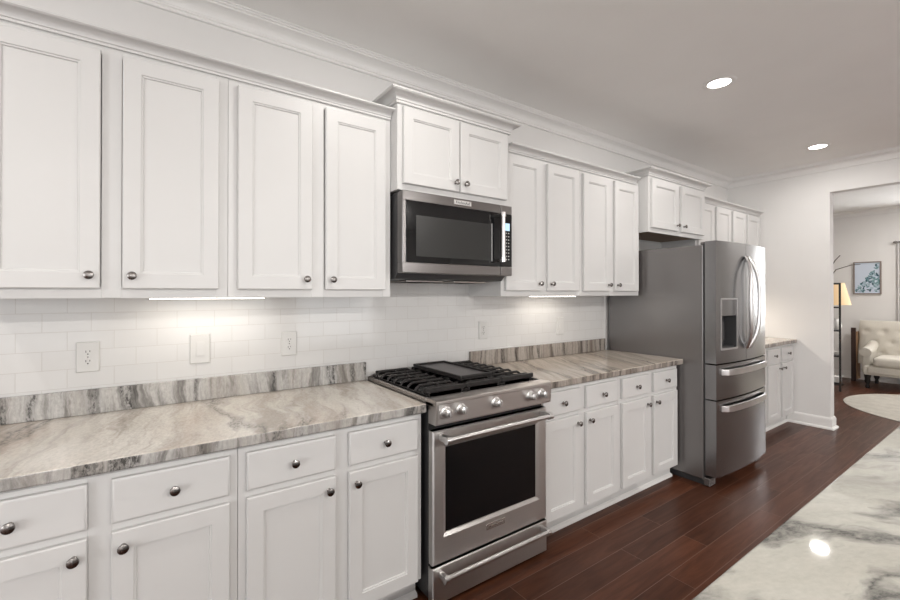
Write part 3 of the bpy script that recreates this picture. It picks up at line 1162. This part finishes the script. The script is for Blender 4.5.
outlet(-1.258, 1.149, 'white double outlet nearest the left edge of the photo')
rocker(-.849, 1.153, 'white rocker switch on the tile left of the double outlet beside the range')
outlet(-.439, 1.150, 'white double outlet on the tile just left of the range')
outlet(.894, 1.156, 'white double outlet on the tile just right of the range')
rocker(1.712, 1.150, 'white rocker switch on the tile nearest the refrigerator')

# ------------------------------------------------------------------ under-cabinet lights


def under_light(x0, x1, label, power):
    t = thing('under_cabinet_light', label, 'light', ((x0 + x1) / 2, -.150, 1.3925), 'slim strip lights under the wall cabinets')
    w = x1 - x0
    MB().box(-w / 2, w / 2, -.034, .034, -.001, .0160, .001).build('housing', M['plastic_white'], t)
    MB().box(-w / 2 + .005, w / 2 - .005, -.030, .030, -.0045, -.0012, .001).build('diffuser', M['led'], t)
    a = area_light('strip_glow', ((x0 + x1) / 2, -.150, 1.3845), (0, 0.0, -1), w, .05, power, (1.0, 0.91, 0.80))
    return t


under_light(-1.052, -.595, 'glowing strip light under the cabinets left of the microwave', E_STRIP)
under_light(1.232, 1.69, 'glowing strip light under the cabinets right of the microwave', E_STRIP)
under_light(4.02, 4.45, 'strip light under the far corner cabinets behind the refrigerator', E_STRIP * 12)

# ------------------------------------------------------------------ recessed ceiling lights


def downlight(x, y, label, power):
    t = thing('recessed_light', label, 'ceiling light', (x, y, CEIL), 'round recessed lights in the kitchen ceiling')
    MB().lathe([(.062, -.0035), (.066, -.006), (.085, -.005), (.094, -.0015), (.095, -.0002), (.062, -.0002), (.062, -.0035)], seg=36, caps=False).build('trim_ring', M['trim'], t)
    MB().lathe([(.0, -.0032), (.0615, -.0032), (.0615, -.0005), (0, -.0005)], seg=36).build('lens', M['lamp_on'], t)
    d = bpy.data.lights.new('downlight_glow', 'AREA')
    d.shape = 'DISK'
    d.size = .12
    d.energy = power
    d.color = (1.0, 0.965, 0.92)
    o = bpy.data.objects.new('downlight_glow', d)
    C.objects.link(o)
    o.location = (x, y, CEIL - .012)
    return t


downlight(2.021, -1.03, 'bright recessed ceiling light in front of the refrigerator, the nearer of the two', E_ROW_A)
downlight(4.115, -1.01, 'bright recessed ceiling light near the end wall, the farther of the two', E_ROW_A)
downlight(-.075, -1.03, 'recessed ceiling light over the range, above the top of the photo', E_ROW_A)
downlight(-2.17, -1.03, 'recessed ceiling light over the left counter, outside the photo', E_ROW_A)
for k, where in enumerate(('left', 'middle', 'right')):  # unseen row added to throw more light on the base cabinets
    downlight(-2.0 + 2.2 * k, -4.8, 'added unseen fill light in the %s of the ceiling behind the camera' % where, E_ROW_C)

for k, where in enumerate(('nearer to the sofa', 'farther from the sofa')):  # unseen pair added to brighten the far room walls
    downlight(7.6, -1.75 - 1.6 * k, 'added unseen fill light in the far room ceiling, the one %s' % where, E_ROOM)

# ------------------------------------------------------------------ living room beyond the opening
# framed leaf print on the far wall
pt = thing('framed_picture', 'framed pale blue print of dark leaves on the far room wall', 'picture', (XL - .001, -.520, 1.665))
PW, PH = .325, .53
p = MB()
for a, c, za, zb in ((-PW / 2, -PW / 2 + .018, -PH / 2, PH / 2), (PW / 2 - .018, PW / 2, -PH / 2, PH / 2),
                     (-PW / 2 + .018, PW / 2 - .018, -PH / 2, -PH / 2 + .018), (-PW / 2 + .018, PW / 2 - .018, PH / 2 - .018, PH / 2)):
    p.box(-.024, 0, a, c, za, zb, .002)
p.build('frame', M['picture_frame'], pt)
pp = MB().box(-.012, -.002, -PW / 2 + .018, PW / 2 - .018, -PH / 2 + .018, PH / 2 - .018).build('print', M['canvas'], pt)
rnd = random.Random(3)


def leaf_blob(mb, y, z, ln, wd, ang):
    vs_ = []
    for k in range(10):
        a = 2 * math.pi * k / 10
        u, v_ = ln * math.cos(a), wd * math.sin(a) * (1 - .3 * math.cos(a))
        vs_.append(mb.bm.verts.new((-.0128 - rnd.random() * .0004, y + u * math.cos(ang) - v_ * math.sin(ang), z + u * math.sin(ang) + v_ * math.cos(ang))))
    mb.bm.faces.new(vs_)


lv = {'leaf_dark': MB(), 'leaf_mid': MB(), 'leaf_pale': MB()}
hw, hh = PW / 2 - .03, PH / 2 - .035
k = 0
while k < 105:
    # in the room the print's right side is towards -y
    u, v_ = rnd.random(), rnd.random()
    if v_ > .14 + .95 * u ** 1.25:
        continue
    key = rnd.choice(['leaf_dark', 'leaf_mid', 'leaf_mid', 'leaf_pale'])
    leaf_blob(lv[key], hw - 2 * hw * u, -hh + 2 * hh * v_, rnd.uniform(.017, .028), rnd.uniform(.009, .014), rnd.uniform(0, 3.1))
    k += 1
for key, mb in lv.items():
    o = mb.build('leaf_spray', M[key], pp, smooth=0)
    o['kind'] = 'stuff'

# black shelf stand
ss = thing('shelf_stand', 'slim black metal shelf stand at the doorway edge', 'shelf', (7.332, -.345, 0), None, R(12))
for sx_ in (-1, 1):
    for sy_ in (-1, 1):
        MB().box(sx_ * .13 - .012, sx_ * .13 + .012, sy_ * .13 - .012, sy_ * .13 + .012, 0, 1.565, .002).build('post', M['black_metal'], ss)
for z in (.10, .49, .86, 1.20):
    MB().box(-.1175, .1175, -.1175, .1175, z, z + .018, .002).build('shelf', M['black_metal'], ss)
for z in (1.545,):
    f = MB()
    f.box(-.118, .118, -.142, -.118, z, z + .02)
    f.box(-.118, .118, .118, .142, z, z + .02)
    f.box(-.142, -.118, -.118, .118, z, z + .02)
    f.box(.118, .142, -.118, .118, z, z + .02)
    f.build('top_frame', M['black_metal'], ss)
v = MB().lathe([(0, 0), (.045, 0), (.06, .03), (.065, .07), (.05, .12), (.028, .15), (.034, .17), (.028, .17), (.0, .15)], (7.36, -.43, .8785), seg=20).build('vase', M['ceramic'])
tag(v, 'small white vase on the upper level of the black shelf stand', 'vase')
v = MB().lathe([(0, 0), (.03, 0), (.055, .03), (.065, .055), (.06, .055), (.03, .01), (0, .008)], (7.34, -.42, .5085), seg=20).build('bowl', M['ceramic'])
tag(v, 'small white bowl on the middle level of the black shelf stand', 'bowl')
v = MB().box(7.27, 7.42, -.475, -.37, .1185, .20, .003).build('storage_box', M['ceramic'])
tag(v, 'small pale box on the lowest level of the black shelf stand', 'box')

# floor lamp behind the stand
fl = thing('floor_lamp', 'floor lamp with a glowing tan shade behind the black shelf stand', 'lamp', (7.86, -.27, 0))
MB().lathe([(0, 0), (.14, 0), (.14, .012), (.03, .03), (.012, .04), (.012, 1.30), (0, 1.30)], seg=24).build('pole', M['black_metal'], fl)
sh = MB()
sg = 32
ra, rb, za, zb = .225, .150, 1.235, 1.575
for r0, r1 in ((0, 0),):
    A = [sh.bm.verts.new((ra * math.cos(2 * math.pi * k / sg), ra * math.sin(2 * math.pi * k / sg), za)) for k in range(sg)]
    B = [sh.bm.verts.new((rb * math.cos(2 * math.pi * k / sg), rb * math.sin(2 * math.pi * k / sg), zb)) for k in range(sg)]
    A2 = [sh.bm.verts.new(((ra - .004) * math.cos(2 * math.pi * k / sg), (ra - .004) * math.sin(2 * math.pi * k / sg), za)) for k in range(sg)]
    B2 = [sh.bm.verts.new(((rb - .004) * math.cos(2 * math.pi * k / sg), (rb - .004) * math.sin(2 * math.pi * k / sg), zb)) for k in range(sg)]
    for k in range(sg):
        k2 = (k + 1) % sg
        sh.bm.faces.new((A[k], A[k2], B[k2], B[k]))
        sh.bm.faces.new((A2[k2], A2[k], B2[k], B2[k2]))
        sh.bm.faces.new((B[k], B[k2], B2[k2], B2[k]))
        sh.bm.faces.new((A[k2], A[k], A2[k], A2[k2]))
sh.build('lamp_shade', M['lampshade'], fl)
MB().lathe([(0, 0), (.02, .0), (.035, .05), (.03, .09), (0, .11)], (0, 0, 1.305), seg=16).build('bulb', simple('lit_bulb', (1, 1, 1), .5, emit=(1, .8, .5), strength=3), fl)

# vase with bare branches standing behind the doorway wall
bv = thing('branch_vase', 'bare brown branches reaching out beside the framed picture', 'branches', (8.25, -.02, 0))
MB().lathe([(0, 0), (.09, 0), (.12, .12), (.13, .35), (.09, .6), (.05, .72), (.065, .8), (.055, .8), (.04, .72), (0, .6)], seg=24).build('vase', M['ceramic'], bv)
for pts in ([(0, 0, .62), (.0, -.03, 1.1), (.02, -.10, 1.60), (0, -.22, 1.80), (.0, -.40, 1.865), (.02, -.50, 1.872)],
            [(0, 0, .62), (.01, -.02, 1.2), (0, -.12, 1.75), (.0, -.21, 1.95), (.0, -.27, 2.03)],
            [(0, 0, .62), (-.01, .05, 1.2), (.0, .10, 1.6), (.0, .20, 2.0)]):
    MB().tube(pts, [.009, .009, .008, .007, .006, .004][:len(pts)], 7).build('branch', M['twig'], bv)

# tufted loveseat against the far wall
sf = thing('sofa', 'cream button-tufted sofa with rolled arms against the far room wall', 'sofa', (8.56, -.56, 0))
SW = 1.55     # extends towards -y; local x negative = front
b = MB()
b.prism_x([(0, 0)], 0, 0) if False else None
b.box(-.72, -.06, -SW + .06, -.06, .20, .33, .02, 2)
b.build('frame', M['linen'], sf)
# back: leaning slab with a rolled top and real tufts
bk = MB()
ny, nz = 60, 26
Hb = .68
buttons = []
for row in range(3):
    for q in range(8):
        yb_ = .01 - q * .185 - (row % 2) * .0925
        if yb_ > -SW - .05:
            buttons.append((yb_, .36 + row * .165 + .13))
grid = {}
for i in range(ny + 1):
    for j in range(nz + 1):
        y = .10 - (SW + .20) * i / ny
        z = .30 + Hb * j / nz
        x = -.20 + .10 * (j / nz)
        dep = 0
        for (by, bz) in buttons:
            r2 = ((y - by) / .035) ** 2 + ((z - bz) / .035) ** 2
            dep = max(dep, math.exp(-r2))
        x += .035 * dep
        edge = min(i, ny - i) / 4
        if edge < 1:
            x += .04 * (1 - edge) ** 2
        if j > nz - 5:
            x += .06 * ((j - nz + 5) / 5) ** 2
        grid[i, j] = bk.bm.verts.new((x, y, z))
for i in range(ny):
    for j in range(nz):
        bk.bm.faces.new((grid[i, j], grid[i + 1, j], grid[i + 1, j + 1], grid[i, j + 1]))
border = [grid[i, 0] for i in range(ny + 1)] + [grid[ny, j] for j in range(1, nz + 1)] + [grid[i, nz] for i in range(ny - 1, -1, -1)] + [grid[0, j] for j in range(nz - 1, 0, -1)]
back = [bk.bm.verts.new((-.02 if v.co.z < .8 else -.0, v.co.y, v.co.z)) for v in border]
nb = len(border)
for k in range(nb):
    bk.bm.faces.new((border[k], back[k], back[(k + 1) % nb], border[(k + 1) % nb]))
bk.bm.faces.new(back)
bo = bk.build('backrest', M['linen'], sf, smooth=60)
for (by, bz) in buttons:
    MB().lathe([(0, .006), (.008, .004), (.011, 0), (0, -.004)], (-.20 + .10 * (bz - .30) / Hb + .030, by, bz), (-1, 0, .15), 10).build('button', M['linen'], bo)
# seat cushion and front apron
MB().box(-.76, -.16, -SW + .16, -.16, .335, .475, .05, 4).build('seat_cushion', M['linen'], sf)
MB().box(-.74, -.10, -SW + .10, -.10, .22, .335, .03, 3).build('apron', M['linen'], sf)
for yc in (-.07, -SW + .07):
    a = MB()
    a.box(-.60, -.10, yc - .05, yc + .05, .22, .52, .03, 3)
    pts = [(-.63, yc, .525), (-.50, yc, .535), (-.30, yc, .56), (-.12, yc, .62)]
    a.tube(pts, [.066, .070, .068, .060], 16)
    a.build('arm', M['linen'], sf)
for yc in (-.10, -SW + .10):
    for x in (-.67, -.10):
        MB().lathe([(.0, 0), (.020, 0), (.024, .03), (.018, .06), (.034, .10), (.03, .14), (.04, .19), (.04, .225), (0, .225)], (x, yc, 0), seg=14).build('leg', M['black_metal'], sf)

# dark framed panel leaning at the sofa's side
bp_ = thing('wooden_panel', 'tall dark wood framed tan panel standing left of the cream sofa', 'panel', (8.44, -.405, 0), None, 0)
MB().box(-.02, .02, -.028, .028, 0, .86, .004).build('frame', M['darkwood'], bp_)
MB().box(-.012, .17, -.046, -.0285, .03, .80, .003).build('tan_panel', M['tanwood'], bp_)

# round rug
rug = MB().lathe([(0, .001), (1.085, .001), (1.09, .005), (1.08, .011), (0, .012)], (6.80, -1.733, 0), seg=72).build('round_rug', M['rug'])
tag(rug, 'round mottled beige rug on the dark floor in front of the sofa', 'rug')

# curtain and rod at the far window
ct = MB()
npl = 90
ya_, yb_ = -.86, -1.28
A, B = [], []
for k in range(npl + 1):
    y = ya_ + (yb_ - ya_) * k / npl
    x = 8.665 + .012 * math.sin(k * .75) + .004 * math.sin(k * 1.9)
    A.append((x, y))
poly = A + [(x + .004, y) for x, y in reversed(A)]
ct.prism(poly, .02, 2.20)
co = ct.build('curtain', M['curtain'], smooth=70)
tag(co, 'white floor-length curtain beside the far room window', 'curtain')
cr = thing('curtain_rod', 'thin metal curtain rod above the white curtain', 'rod', (8.66, 0, 2.215))
MB().cyl((0, -.86, 0), (0, -2.75, 0), .010, 12).build('pole', M['nickel'], cr)
MB().lathe([(0, 0), (.012, 0), (.022, .02), (.012, .045), (0, .05)], (0, -.86, 0), (0, 1, 0), 14).build('finial', M['nickel'], cr)
for y in (-.92, -2.70):
    MB().box(0, .039, y - .008, y + .008, -.008, .008).build('bracket', M['nickel'], cr)
